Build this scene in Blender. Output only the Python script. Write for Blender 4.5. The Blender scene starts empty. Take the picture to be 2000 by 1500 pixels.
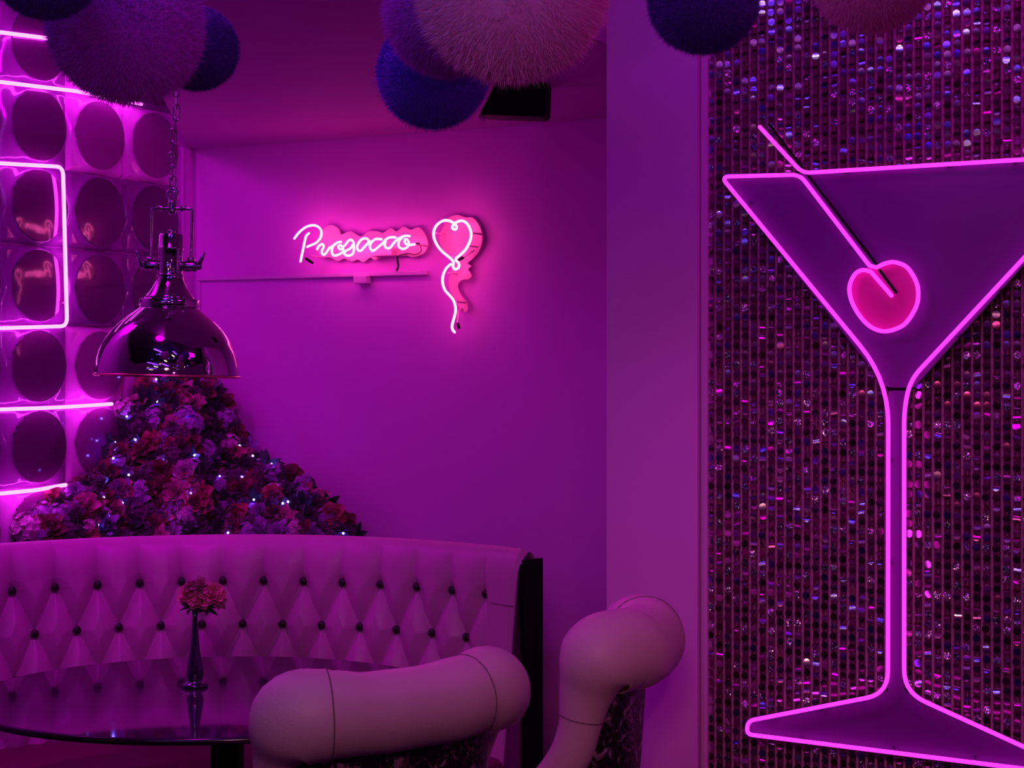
import bpy, math, random
import numpy as np
from mathutils import Vector, Matrix

# ------------------------------------------------------------------ camera
C = bpy.context.scene.collection
SC = bpy.context.scene
F = 3000.0; HY = 685.0; EYE = 1.6
cam_d = bpy.data.cameras.new('camera'); cam = bpy.data.objects.new('camera', cam_d); C.objects.link(cam)
cam.location = (0, 0, EYE); cam.rotation_euler = (math.pi/2, 0, 0)
cam_d.sensor_width = 36; cam_d.lens = 36*F/2000; cam_d.shift_y = -(750-HY)/2000
cam_d.clip_start = 0.05
SC.camera = cam
# ------------------------------------------------------------------ view + world
SC.view_settings.view_transform = 'Standard'; SC.view_settings.look = 'None'
SC.view_settings.gamma = 1; SC.view_settings.exposure = 0.0; SC.view_settings.use_curve_mapping = False
W = bpy.data.worlds.new('world'); SC.world = W; W.use_nodes = True
W.node_tree.nodes['Background'].inputs[0].default_value = (0.036, 0.0006, 0.040, 1)
W.node_tree.nodes['Background'].inputs[1].default_value = 1.0

def R_(a): return math.radians(a)
def light(kind, name, loc, energy, color, target=None, **kw):
    d = bpy.data.lights.new(name, kind); d.energy = energy; d.color = color
    for k, v in kw.items(): setattr(d, k, v)
    o = bpy.data.objects.new(name, d); C.objects.link(o); o.location = loc
    if target is not None:
        o.rotation_euler = (Vector(target)-Vector(loc)).to_track_quat('-Z', 'Y').to_euler()
    return o
# the room's coloured ceiling washers, then unseen spots near the viewer
light('AREA', 'magenta_wash_booth', (-0.95, 3.1, 2.85), 13.5, (0.93, 0.0, 1), (-0.3, 5.3, 1.5), shape='DISK', size=0.25)
light('AREA', 'magenta_wash_left', (-1.95, 4.1, 2.8), 7, (0.88, 0.0, 1), (-0.7, 5.6, 1.5), shape='DISK', size=0.4)
light('AREA', 'magenta_wash_column', (0.9, 2.5, 2.9), 4.4, (1, 0.0, 0.9), (0.33, 3.75, 1.2), shape='DISK', size=0.6)
light('SPOT', 'warm_bar_lamp', (-0.1, 0.2, 2.3), 36, (1, 0.36, 0.42), (0.0, 3.0, 1.0), spot_size=R_(44), spot_blend=1.0, shadow_soft_size=0.22)
light('SPOT', 'warm_curtain_fill', (0.3, 0.2, 2.2), 38, (1, 0.22, 0.42), (1.05, 3.5, .8), spot_size=R_(42), spot_blend=1.0, shadow_soft_size=0.1)  # added out of view to brighten the sequin curtain
light('SPOT', 'violet_pompom_fill', (0.6, 0.3, 1.7), 17, (1, 0.06, 0.95), (-0.2, 2.8, 2.45), spot_size=R_(62), spot_blend=0.8, shadow_soft_size=0.08)  # unseen fill spot added to light the pompoms
# unseen blue and warm lights added overhead; strips shaped for sequin glints
rb = random.Random(5)
for i, (x, y, z, l) in enumerate([(-1.3, 1.3, 2.55, .9), (-.6, 1.9, 2.75, .8), (-.2, 2.3, 2.9, .7), (-1.5, .6, 2.3, 1.0), (-.4, 1.2, 2.5, .6), (-1.0, 2.2, 2.95, .5)]):
    light('AREA', 'blue_strip', (x, y, z), 1.1, (0.13, 0.02, 1), (x+.5+.6, y+1.6, 1.5), shape='RECTANGLE', size=l, size_y=.04)
for i, (x, y, z, l) in enumerate([(-1.1, 1.0, 2.42, .35), (-.5, 1.6, 2.62, .3), (-1.6, .5, 2.15, .4), (-.1, 2.0, 2.8, .25)]):
    light('AREA', 'warm_strip', (x, y, z), .30, (1, 0.66, 0.32), (x+.5+.6, y+1.6, 1.5), shape='RECTANGLE', size=l, size_y=.018)
for i in range(16):
    light('POINT', 'blue_bulb', (rb.uniform(-1.5, .9), rb.uniform(.5, 2.3), rb.uniform(2.1, 2.9)), 0.10,
          (0.16, 0.03, 1), shadow_soft_size=0.025)
for i in range(10):
    light('POINT', 'warm_bulb', (rb.uniform(-1.6, .9), rb.uniform(.2, 2.0), rb.uniform(2.0, 2.8)), 0.06,
          (1, 0.66, 0.32), shadow_soft_size=0.012)

# ------------------------------------------------------------------ helpers
PI = math.pi
def R(a): return math.radians(a)
def V(*a): return Vector(a)
def px(x, y, d): return V((x-1000)/F*d, d, EYE-(y-HY)/F*d)
U = V(0.891, -0.454, 0).normalized()           # along the back wall, to the right
N = V(-0.454, -0.891, 0).normalized()          # out of the back wall, toward the viewer
CORNER = V(-1.218, 5.8, 0)
def hit(x, y, q, n):
    o = V(0, 0, EYE); d = V((x-1000)/F, 1, -(y-HY)/F)
    return o + d*((q-o).dot(n)/d.dot(n))
def hback(x, y, off=0): return hit(x, y, CORNER+N*off, N)
LN = U.copy()                                   # normal of the left wall (points right along U)
def hleft(x, y, off=0): return hit(x, y, CORNER+LN*off, LN)

def mat(name, col, rough=0.5, metal=0.0, emit=None, strength=1.0, bump=0, bscale=40, coat=0, spec=0.5, sheen=0, noise=0, nscale=8, col2=None):
    m = bpy.data.materials.new(name); m.use_nodes = True
    nt = m.node_tree; b = nt.nodes['Principled BSDF']
    b.inputs['Base Color'].default_value = (*col, 1); b.inputs['Roughness'].default_value = rough
    b.inputs['Metallic'].default_value = metal; b.inputs['Specular IOR Level'].default_value = spec
    b.inputs['Coat Weight'].default_value = coat; b.inputs['Coat Roughness'].default_value = 0.05
    b.inputs['Sheen Weight'].default_value = sheen
    if emit:
        b.inputs['Emission Color'].default_value = (*emit, 1); b.inputs['Emission Strength'].default_value = strength
    tc = nt.nodes.new('ShaderNodeTexCoord')
    if noise:
        n = nt.nodes.new('ShaderNodeTexNoise'); n.inputs['Scale'].default_value = nscale
        nt.links.new(tc.outputs['Object'], n.inputs['Vector'])
        mx = nt.nodes.new('ShaderNodeMix'); mx.data_type = 'RGBA'
        mx.inputs[6].default_value = (*col, 1); mx.inputs[7].default_value = (*(col2 or [c*(1-noise) for c in col]), 1)
        nt.links.new(n.outputs['Fac'], mx.inputs[0]); nt.links.new(mx.outputs[2], b.inputs['Base Color'])
    if bump:
        n = nt.nodes.new('ShaderNodeTexNoise'); n.inputs['Scale'].default_value = bscale; n.inputs['Detail'].default_value = 4
        nt.links.new(tc.outputs['Object'], n.inputs['Vector'])
        bp = nt.nodes.new('ShaderNodeBump'); bp.inputs['Strength'].default_value = bump; bp.inputs['Distance'].default_value = 0.01
        nt.links.new(n.outputs['Fac'], bp.inputs['Height']); nt.links.new(bp.outputs[0], b.inputs['Normal'])
    return m

def link(name, me, m=None, parent=None, smooth=True, world=True):
    if m is not None and not me.materials: me.materials.append(m)
    o = bpy.data.objects.new(name, me); C.objects.link(o)
    if smooth: me.polygons.foreach_set('use_smooth', [True]*len(me.polygons))
    if parent is not None:
        o.parent = parent
        if world: o.matrix_parent_inverse = parent.matrix_world.inverted()
    return o
def mesh(vs, fs, name='m'):
    me = bpy.data.meshes.new(name); me.from_pydata([tuple(v) for v in vs], [], fs); me.update(); return me
def obj(name, vs, fs, m, parent=None, smooth=True): return link(name, mesh(vs, fs, name), m, parent, smooth)
def tag(o, label, cat, group=None, kind=None):
    if label: o['label'] = label
    if cat: o['category'] = cat
    if group: o['group'] = group
    if kind: o['kind'] = kind
    return o
def empty(name, loc, label, cat, group=None):
    o = bpy.data.objects.new(name, None); C.objects.link(o); o.location = loc; o.empty_display_size = .05
    o.matrix_world = Matrix.Translation(Vector(loc))
    return tag(o, label, cat, group)
def struct(o): o['kind'] = 'structure'; return o

class MB:
    def __init__(s): s.v = []; s.f = []
    def add(s, vs, fs):
        k = len(s.v); s.v += [tuple(v) for v in vs]; s.f += [[i+k for i in f] for f in fs]; return s
    def box(s, o, ax, ay, az):            # corner plus three edge vectors
        o, ax, ay, az = map(Vector, (o, ax, ay, az))
        c = [o, o+ax, o+ax+ay, o+ay]; c += [p+az for p in c]
        return s.add(c, [[0,3,2,1],[4,5,6,7],[0,1,5,4],[1,2,6,5],[2,3,7,6],[3,0,4,7]])
    def prism(s, pts, off):               # polygon (3D points) swept by a vector
        n = len(pts); off = Vector(off); a = [Vector(p) for p in pts]
        return s.add(a+[p+off for p in a], [list(range(n))[::-1], list(range(n, 2*n))]+[[i, (i+1)%n, n+(i+1)%n, n+i] for i in range(n)])
    def build(s, name, m, parent=None, smooth=False, bevel=0, segs=2):
        o = obj(name, s.v, s.f, m, parent, smooth or bevel > 0)
        if bevel:
            md = o.modifiers.new('bevel', 'BEVEL'); md.width = bevel; md.segments = segs; md.limit_method = 'ANGLE'; md.angle_limit = R(40)
            o.modifiers.new('wn', 'WEIGHTED_NORMAL')
        return o

def smooth_path(pts, n=6, closed=False):
    P = [Vector(p) for p in pts]; out = []; L = len(P)
    rng = range(L if closed else L-1)
    for i in rng:
        g = (lambda k: P[k % L]) if closed else (lambda k: P[max(0, min(L-1, k))])
        p0, p1, p2, p3 = g(i-1), g(i), g(i+1), g(i+2)
        for j in range(n):
            t = j/n
            out.append(0.5*((2*p1)+(p2-p0)*t+(2*p0-5*p1+4*p2-p3)*t*t+(-p0+3*p1-3*p2+p3)*t**3))
    if not closed: out.append(P[-1])
    return out
def corner_path(pts, rads, n=6, closed=False):       # straight lines with rounded corners
    P = [Vector(p) for p in pts]; L = len(P); out = []
    for i in range(L):
        if not closed and i in (0, L-1): out.append(P[i]); continue
        r = rads[i] if isinstance(rads, (list, tuple)) else rads
        a, b, c = P[i-1], P[i], P[(i+1) % L]
        d1 = (a-b); d2 = (c-b)
        l = min(r, d1.length*.48, d2.length*.48)
        q1 = b+d1.normalized()*l; q2 = b+d2.normalized()*l
        for j in range(n+1):
            t = j/n; out.append(q1*(1-t)**2+b*2*t*(1-t)+q2*t*t)
    return out
def tube(path, rad, seg=8, closed=False, round_ends=True):
    P = [Vector(p) for p in path]
    rr = list(rad) if hasattr(rad, '__len__') else [rad]*len(P)
    if round_ends and not closed:
        def cap(p, q, r, rev):
            d = (p-q).normalized(); out = []
            for k in (0.35, 0.7, 0.92, 0.995): out.append((p+d*r*k, r*math.sqrt(max(0, 1-k*k))))
            return out[::-1] if rev else out
        s = cap(P[0], P[1], rr[0], True); e = cap(P[-1], P[-2], rr[-1], False)
        P = [a for a, _ in s]+P+[a for a, _ in e]; rr = [b for _, b in s]+rr+[b for _, b in e]
    n = len(P); T = []
    for i in range(n):
        a = P[(i-1) % n] if closed or i > 0 else P[i]; b = P[(i+1) % n] if closed or i < n-1 else P[i]
        T.append((b-a).normalized())
    up = V(0, 0, 1) if abs(T[0].z) < .9 else V(1, 0, 0)
    nx = T[0].cross(up).normalized(); vs = []; fs = []
    for i in range(n):
        if i:
            nx = (nx-T[i]*nx.dot(T[i])); nx = nx.normalized() if nx.length > 1e-6 else T[i].orthogonal().normalized()
        ny = T[i].cross(nx)
        for k in range(seg):
            a = 2*PI*k/seg; vs.append(P[i]+(nx*math.cos(a)+ny*math.sin(a))*rr[i])
    for i in range(n if closed else n-1):
        for k in range(seg):
            fs.append([i*seg+k, i*seg+(k+1) % seg, ((i+1) % n)*seg+(k+1) % seg, ((i+1) % n)*seg+k])
    if not closed:
        fs.append(list(range(seg))[::-1]); fs.append([(n-1)*seg+k for k in range(seg)])
    return vs, fs
def lathe(prof, seg=48, ax=1, ay=1, center=(0, 0, 0), cap=True):
    vs = []; fs = []; cx, cy, cz = center
    for r, z in prof:
        for k in range(seg):
            a = 2*PI*k/seg; vs.append((cx+math.cos(a)*r*ax, cy+math.sin(a)*r*ay, cz+z))
    for i in range(len(prof)-1):
        for k in range(seg):
            fs.append([i*seg+k, i*seg+(k+1) % seg, (i+1)*seg+(k+1) % seg, (i+1)*seg+k])
    if cap:
        if prof[0][0] > 1e-5: fs.append(list(range(seg))[::-1])
        if prof[-1][0] > 1e-5: fs.append([(len(prof)-1)*seg+k for k in range(seg)])
    return vs, fs
def sphere_vf(c, r, seg=12, ring=8, sx=1, sy=1, sz=1):
    prof = [(max(1e-4, r*math.sin(PI*i/ring)), -r*math.cos(PI*i/ring)) for i in range(ring+1)]
    vs, fs = lathe([(a, b*sz) for a, b in prof], seg, sx, sy, c, cap=False)
    return vs, fs

# ------------------------------------------------------------------ materials
M = {}
M['wall'] = mat('wall_paint', (.78, .22, .80), .62, bump=.04, bscale=60)
M['ceil'] = mat('ceiling_paint', (.46, .10, .46), .7)
M['column'] = mat('column_paint', (.78, .34, .76), .6, bump=.03, bscale=50)
M['backing'] = mat('backing_cloth', (.36, .14, .20), .85)
M['darkceil'] = mat('ceiling_dark_paint', (.05, .02, .05), .7)
M['floor'] = mat('floor_dark', (.07, .05, .06), .35, noise=.5, nscale=5)
M['ledge'] = mat('ledge_paint', (.2, .12, .2), .6)
M['tile_a'] = mat('tile_gloss_unlit', (.24, .04, .28), .18, coat=.5)  # tube light put into the tile colours: unlit and lit versions
M['tile_b'] = mat('tile_gloss_lit', (.82, .22, .80), .24, coat=.5)
M['disc_a'] = mat('disc_gloss_unlit', (.09, .008, .09), .10, coat=.4)  # discs split the same way, the brighter one for tube-lit tiles
M['disc_b'] = mat('disc_gloss_lit', (.26, .03, .24), .12, coat=.4)
M['neon_l'] = mat('neon_orchid', (.02, .02, .02), .4, emit=(1.0, .055, 1.0), strength=12)
M['neon_p'] = mat('neon_hot_pink', (.02, .02, .02), .4, emit=(1.0, .075, .42), strength=12.5)
M['neon_m'] = mat('neon_magenta', (.02, .02, .02), .4, emit=(1.0, .035, .95), strength=1.7)
M['black'] = mat('black_satin', (.004, .002, .004), .6, spec=.15)
M['blackg'] = mat('black_gloss', (.01, .004, .01), .2, coat=.5)
M['clear'] = mat('acrylic_backing', (.80, .42, .55), .25)
M['trunk'] = mat('white_trunking', (.74, .38, .74), .45)
M['chrome'] = mat('chrome', (.62, .58, .64), .045, metal=1)
M['chromed'] = mat('chrome_dark', (.35, .32, .38), .16, metal=1)
M['rim_glint'] = mat('rim_warm_reflection', (.95, .55, .35), .3, metal=1)  # orange reflection along the lamp rim put into its colour
M['leather'] = mat('blush_leather', (.86, .58, .64), .42, bump=.10, bscale=220, noise=.08, nscale=3)
M['leather_seam'] = mat('leather_seam', (.28, .14, .19), .6)
M['sofa'] = mat('pink_leather', (.70, .28, .58), .36, bump=.08, bscale=240)
M['seat'] = mat('plum_seat', (.20, .04, .09), .5)
M['button'] = mat('dark_button', (.03, .015, .03), .35)
M['table'] = mat('black_glass', (.05, .006, .06), .05, coat=.3, spec=.6)
M['board'] = mat('purple_acrylic', (.23, .010, .29), .4)
M['cherry'] = mat('cherry_acrylic', (.90, .015, .36), .35)
M['stem'] = mat('dark_leaf', (.012, .03, .015), .5)

# ------------------------------------------------------------------ the room
PZ = 3.8
P0 = V(0.2343, 3.8, 0)                                  # left front edge of the column
PWID = 0.2376
P1 = P0 + U*PWID
CW0 = P1 - N*0.03                                       # sequin wall plane, just behind the column face
struct(MB().prism([V(-4, -1.5, -.1), V(4, -1.5, -.1), V(4, 7, -.1), V(-4, 7, -.1)], (0, 0, .1)).build('floor', M['floor']))
struct(MB().box(CORNER-U*.12, U*2.25, -N*.12, V(0, 0, 3.1)).build('wall_back', M['wall']))
struct(MB().box(CORNER+N*4.2, -N*4.2, -U*.12, V(0, 0, 3.1)).build('wall_left', M['wall']))
struct(MB().box(P0, U*PWID, -N*1.1195, V(0, 0, 3.0)).build('wall_column', M['column']))
struct(MB().box(CW0+U*.001-N*.04, U*2.4, -N*.1, V(0, 0, 3.0)).build('wall_right', M['backing']))
struct(MB().prism([V(-3.6, .6, 3.0), V(3, .6, 3.0), V(3, 6.2, 3.0), V(-3.6, 6.2, 3.0)], (0, 0, .1)).build('ceiling', M['darkceil']))
E2 = P0 - N*1.1195
struct(MB().prism([V(-1.215, 5.785, 2.36), V(-1.054, 4.65, 2.36), V(-.80, 3.3, 2.36), V(-.02, 3.3, 2.36), V(P0.x, P0.y, 2.36), V(E2.x, E2.y, 2.36)], (0, 0, .635)).build('ceiling_lowered', M['ceil']))
# corner trim: stepped boxing beside the tiles
tb = MB(); tb.box(CORNER+N*.07, -N*.07, U*.018, V(0, 0, 2.359)); tb.box(CORNER+N*.070+U*.0, N*.014, U*.035, V(0, 0, 2.359))
struct(tb.build('trim_1', M['wall'], bevel=.002))
tb = MB(); tb.box(P1+U*.002-N*.069, U*.018, N*.055, V(0, 0, 2.999)); struct(tb.build('trim_2', M['column'], bevel=.003))
# ledge that fills the corner behind the booth
BC = V(-.8, 3.5, 0)
arc = [BC+V(math.sin(a), math.cos(a), 0)*1.31 for a in [R(x) for x in range(-58, 45, 4)]]
led = [p+V(0, 0, .80) for p in arc]
Lq = CORNER+N*1.0+U*.001; Rq = CORNER+U*1.05+N*.001
led += [V(Rq.x, Rq.y, .80), V(CORNER.x+.001, CORNER.y-.002, .80), V(Lq.x, Lq.y, .80)]
struct(MB().prism(led, (0, 0, .10)).build('trim_3', M['ledge']))

# ------------------------------------------------------------------ bubble tile panelling on the left wall
tiles = empty('bubble_panelling', CORNER+N*.6+V(0, 0, .6), 'glossy square wall tiles with round bubbles on the left wall behind the pink tubes', 'wall tiles')
SE = [.085, .375, .66, .955, 1.25, 1.545]; HT = 2.213; TP = .2655
def tile_mesh(w, h):
    n = 26; vs = []; fs = []; r0 = .415*min(w, h)*1.08
    for j in range(n+1):
        for i in range(n+1):
            a = (i/n-.5)*w; b = (j/n-.5)*h; r = math.hypot(a, b)
            e = min(w/2-abs(a), h/2-abs(b))
            z = .012*min(1, e/.006)
            if r > r0: z += .016*max(0, 1-(r-r0)/(.030))**2
            elif r > r0*.93: z += .016
            else: z = .006
            vs.append((a, b, z))
    for j in range(n):
        for i in range(n):
            k = j*(n+1)+i; fs.append([k, k+1, k+n+2, k+n+1])
    return vs, fs, r0
rt = random.Random(3)
lit_tiles = {(1, -1), (2, -1), (1, 2), (1, 3), (0, 4), (1, 4), (2, 2), (1, -2)}  # tiles coloured as if brightened by the tubes
# columns counted from the corner: 0 is nearest the corner
for ci in range(5):
    a0, a1 = SE[ci], SE[ci+1]
    for ri in range(-3, 6):
        ztop = HT - ri*TP; zc = ztop-TP/2
        w = a1-a0-.002; h = TP-.002
        vs, fs, r0 = tile_mesh(w, h)
        base = CORNER + N*((a0+a1)/2) + V(0, 0, zc) + U*.001
        def tr(p): return base + N*p[0] + V(0, 0, p[1]) + U*p[2]
        col_from_left = 2-ci   # 0 = the column at the frame's left edge, 1, 2 toward the corner
        lit = (col_from_left, ri) in lit_tiles
        t = obj('tile', [tr(v) for v in vs], [f[::-1] for f in fs], M['tile_b' if lit else 'tile_a'], tiles)
        # disc
        dv = []; df = []; nr = 8; ns = 56
        for k in range(nr+1):
            rr = r0*k/nr
            for s in range(ns):
                an = 2*PI*s/ns; dv.append((rr*math.cos(an)*1.03, rr*math.sin(an), .0305+.007*(1-(k/nr)**2)))
        for k in range(nr):
            for s in range(ns): df.append([k*ns+s, k*ns+(s+1) % ns, (k+1)*ns+(s+1) % ns, (k+1)*ns+s])
        obj('bubble', [tr(v) for v in dv], df, M['disc_b' if lit else 'disc_a'], t)

# ------------------------------------------------------------------ pink tubes on the left wall
def wall_neon(name, pts, closed, label, rad=.0062, rc=.02):
    P = [hleft(x, y, .050) for x, y in pts]
    root = empty(name, P[0], label, 'neon tube', 'tubes across the bubble tiles')
    path = corner_path(P, rc, 5)
    obj('glass_tube', *tube(path, rad, 10), M['neon_l'], root)
    # stand-off clips
    L = [(path[i]-path[i+1]).length for i in range(len(path)-1)]; tot = sum(L)
    for fr in (.25, .6, .93):
        d = tot*fr; k = 0
        while k < len(L)-1 and d > L[k]: d -= L[k]; k += 1
        p = path[k].lerp(path[k+1], min(1, d/max(1e-6, L[k])))
        obj('clip', *tube([p-U*.0065, p-U*.038], .003, 8), M['clear'], root)
    return root
wall_neon('neon_tube', [(-160, 44), (0, 63), (95, 75)], False, 'topmost glowing tube on the tiled wall, ending left of the big purple pompom')
wall_neon('neon_tube', [(-160, 139), (0, 160), (148, 178), (276, 203)], False, 'second glowing tube from the top, running behind the big purple pompom')
wall_neon('neon_tube', [(-170, 308), (0, 319), (123, 326), (131, 637), (0, 641), (-170, 646)], False, 'glowing tube bent into a square bracket around two tile bubbles', rc=.03)
wall_neon('neon_tube', [(-170, 806), (0, 800), (110, 796), (218, 789)], False, 'straight glowing tube that ends at the left edge of the flowers')
wall_neon('neon_tube', [(-170, 981), (0, 964), (72, 957), (128, 947)], False, 'lowest glowing tube, running into the flowers above the sofa')

# ------------------------------------------------------------------ script neon sign
def A(p): return (565+p[0]/14.286, 425+p[1]/14.286)
def B(p): return (690+p[0]/11.11, 425+p[1]/11.11)
def Cc(p): return (830+p[0]/11.536, 415+p[1]/11.536)
def D(p): return (830+p[0]/8.336, 500+p[1]/8.336)
strokes = [
 [A(p) for p in [(145,580),(250,440),(380,320),(520,240),(690,215),(820,270),(890,370),(890,500),(840,610),(720,720),(600,770),(500,815)]],
 [A(p) for p in [(545,440),(480,500),(440,620),(400,820),(360,1000),(315,1220)]],
 [A(p) for p in [(775,880),(830,790),(910,740),(960,800),(905,950),(950,1040),(1020,990),(1110,860),(1200,800),(1290,740)]],
 [A(p) for p in [(1440,680),(1330,700),(1215,810),(1185,950),(1240,1055),(1380,1030),(1490,950),(1500,870),(1410,880),(1365,810),(1420,770),(1500,810),(1570,750),(1640,660),(1715,620),(1790,690),(1800,860),(1775,1000),(1690,1055),(1580,1050),(1530,990),(1600,915),(1700,860),(1760,770)]],
 [B(p) for p in [(310,575),(330,500),(270,450),(170,480),(95,590),(85,680),(150,725),(220,660),(300,570),(370,520)]],
 [B(p) for p in [(610,472),(490,465),(400,530),(360,620),(390,705),(450,710),(550,630),(640,555),(700,480),(790,430),(915,430)]],
 [B(p) for p in [(700,520),(680,600),(730,665),(800,650),(870,560),(950,480),(1040,425),(1130,395),(1220,402)]],
 [B(p) for p in [(1060,430),(990,520),(990,630),(1070,680),(1170,640),(1210,560),(1170,480),(1115,480),(1130,560),(1210,590),(1330,580)]],
]
SOFF = .095
root = empty('neon_sign', hback(700, 480, .02), 'glowing pink script neon word on a scalloped pink backing on the back wall', 'neon sign')
names = ['letter_tube']*8
for i, s in enumerate(strokes):
    pts = [hback(x, y, SOFF+.0035*(i % 2)) for x, y in s]
    obj('letter_tube', *tube(smooth_path(pts, 5), .0043, 8), M['neon_p'], root)
# scalloped backing
top = [(622,452),(640,440),(656,446),(662,458),(680,452),(700,462),(716,452),(732,452),(744,455),(758,446),(770,452),(784,443),(797,449),(812,444)]
right = [(822,452),(829,466),(831,480),(824,494),(812,500)]
bot = [(800,502),(790,499),(776,500),(764,497),(750,498),(740,502),(728,508),(718,503),(706,512),(694,507),(682,511),(668,505),(655,510),(640,503),(628,503)]
left = [(615,492),(612,474)]
bp = smooth_path([hback(x+6, y, .014) for x, y in top+right+bot+left], 4, True)
MB().prism(bp, N*.005).build('backing', M['clear'], root)
for x, y, d in [(607, 500, .07), (812, 478, .06), (700, 470, .05), (640, 480, .05), (760, 484, .05)]:
    p = hback(x, y, SOFF)
    obj('standoff', *tube([p-N*.006, p-N*.080], .0032, 8), M['clear'], root)
q = hback(594, 505, SOFF); obj('electrode', *tube([q-N*.012, q-N*.05-V(0, 0, .012)], .0052, 10), M['black'], root)
q = hback(815, 481, SOFF); obj('electrode', *tube([hback(809, 477, SOFF), hback(818, 477, SOFF-.03)], .005, 10), M['black'], root)
# power lead and loose wires
wp = smooth_path([hback(820, 478, .05), hback(823, 490, .035), hback(812, 497, .03), hback(795, 495, .025), hback(780, 499, .02), hback(776, 503, .03)], 6)
obj('wire', *tube(wp, .0014, 6), M['black'], root)
obj('lead', *tube(smooth_path([hback(776, 502, .03), hback(777, 512, .032), hback(778, 520, .03), hback(775, 528, .02)], 6), .0035, 8), M['black'], root)
tr_ = empty('transformer_box', hback(755, 500, .002), 'small pale transformer box mounted below the script neon word', 'box')
bx = MB(); o = hback(737, 502, .001); w = (hback(778, 500, .001)-o).dot(U); bx.box(o, U*w, N*.045, V(0, 0, .022)); bx.build('housing', M['clear'], tr_, bevel=.003)

# balloon sign
root = empty('neon_sign', hback(890, 540, .02), 'glowing pink neon heart balloon with a wavy string on the back wall', 'neon sign')
heart = [Cc(p) for p in [(700,1085),(705,1030),(800,950),(910,840),(990,700),(1035,560),(1030,420),(970,280),(880,200),(790,190),(700,225),(635,280),(615,345),(665,385),(715,345),(690,280),(610,215),(510,180),(400,190),(290,260),(215,370),(195,500),(220,620),(290,760),(400,890),(520,990),(615,1075),(640,1140),(630,1220),(685,1280),(755,1240),(765,1160),(735,1115)]]
obj('heart_tube', *tube(smooth_path([hback(x, y, SOFF+(.006 if 16 <= i <= 28 else 0)) for i, (x, y) in enumerate(heart)], 5), .0046, 8), M['neon_p'], root)
string = [D(p) for p in [(415,135),(340,210),(292,330),(290,450),(330,560),(400,640),(462,720),(495,820),(495,920),(470,1020),(442,1130),(450,1200),(482,1238)]]
obj('string_tube', *tube(smooth_path([hback(x, y, SOFF) for x, y in string], 5), .0046, 8), M['neon_p'], root)
bk = [(868,437),(876,425),(893,420),(908,425),(922,425),(934,438),(941,456),(941,474),(934,492),(922,506),(913,514),(920,520),(914,526),(921,538),(914,546),(904,546),(896,552),(894,562),(900,576),(911,590),(914,603),(908,610),(898,604),(893,592),(884,578),(877,562),(876,546),(880,532),(884,516),(876,504),(862,484),(858,462)]
bk = [(x+2, y) for x, y in bk]
MB().prism(smooth_path([hback(x, y, .022) for x, y in bk], 4, True), N*.006).build('backing', M['clear'], root)
for x, y in [(850, 455), (922, 455), (881, 500), (874, 533), (890, 590), (914, 480)]:
    p = hback(x, y, SOFF); obj('standoff', *tube([p-N*.006, p-N*.068], .0032, 8), M['clear'], root)
q = hback(893, 640, SOFF); obj('electrode', *tube([q-N*.012, hback(894, 632, SOFF-.02)], .0052, 10), M['black'], root)
obj('end_tube', *tube([hback(894, 630, SOFF-.02), hback(896, 608, SOFF-.035), hback(902, 603, .03)], .0036, 8), M['clear'], root)
obj('electrode', *tube([hback(897, 507, SOFF-.012), hback(904, 503, SOFF-.022)], .0055, 10), M['black'], root)
obj('end_tube', *tube([hback(905, 502, SOFF-.022), hback(925, 489, SOFF-.05)], .0040, 8), M['clear'], root)

# cable trunking under the script sign
ra = empty('cable_trunking', hback(600, 541, .002), 'thin white cable trunking running across the back wall under the signs', 'trunking')
a = hback(388, 548, .001); b = hback(838, 533.5, .001)
MB().box(V(a.x, a.y, (a.z+b.z)/2-.004), (b-a).dot(U)*U, N*.016, V(0, 0, .014)).build('channel', M['trunk'], ra, bevel=.002)
a2 = hback(388, 548, .001); MB().box(V(a2.x, a2.y, a2.z-.62), U*.012, N*.010, V(0, 0, .62)).build('channel', M['trunk'], ra, bevel=.002)
jb = empty('junction_box', hback(713, 555, .002), 'small pale junction box hanging just under the trunking on the back wall', 'box')
o = hback(700, 555, .001); MB().box(o, U*.055, N*.035, V(0, 0, .028)).build('cover', M['trunk'], jb, bevel=.003)
o = hback(708, 538, .001); MB().box(V(o.x, o.y, o.z-.001), U*.032, N*.015, V(0, 0, .010)).build('cable_plug', M['black'], jb)

# ------------------------------------------------------------------ speaker under the lowered ceiling
sd = 4.35
sp = empty('loudspeaker', px(1010, 235, sd), 'black wedge loudspeaker under the ceiling, half hidden by the white pompom', 'speaker')
s1 = [px(937, 218, sd), px(945, 224, sd), px(1062, 228, sd), px(1069, 222, sd), px(1072, 128, sd), px(990, 128, sd)]
MB().prism(s1, V(.012, .10, 0)).build('cabinet', M['black'], sp, bevel=.006)
g = [px(941, 228, sd)+V(-.004, -.003, 0), px(988, 132, sd)+V(-.004, -.003, 0)]
MB().prism([g[0], g[0]+V(.010, .09, 0), g[1]+V(.010, .09, 0), g[1]], V(-.006, 0, -.003)).build('grille', M['blackg'], sp)
bt = px(1030, 128, sd); obj('bracket', *tube([bt+V(.01, .05, -.004), V(bt.x+.01, bt.y+.05, 2.36)], .012, 12), M['black'], sp)

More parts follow.
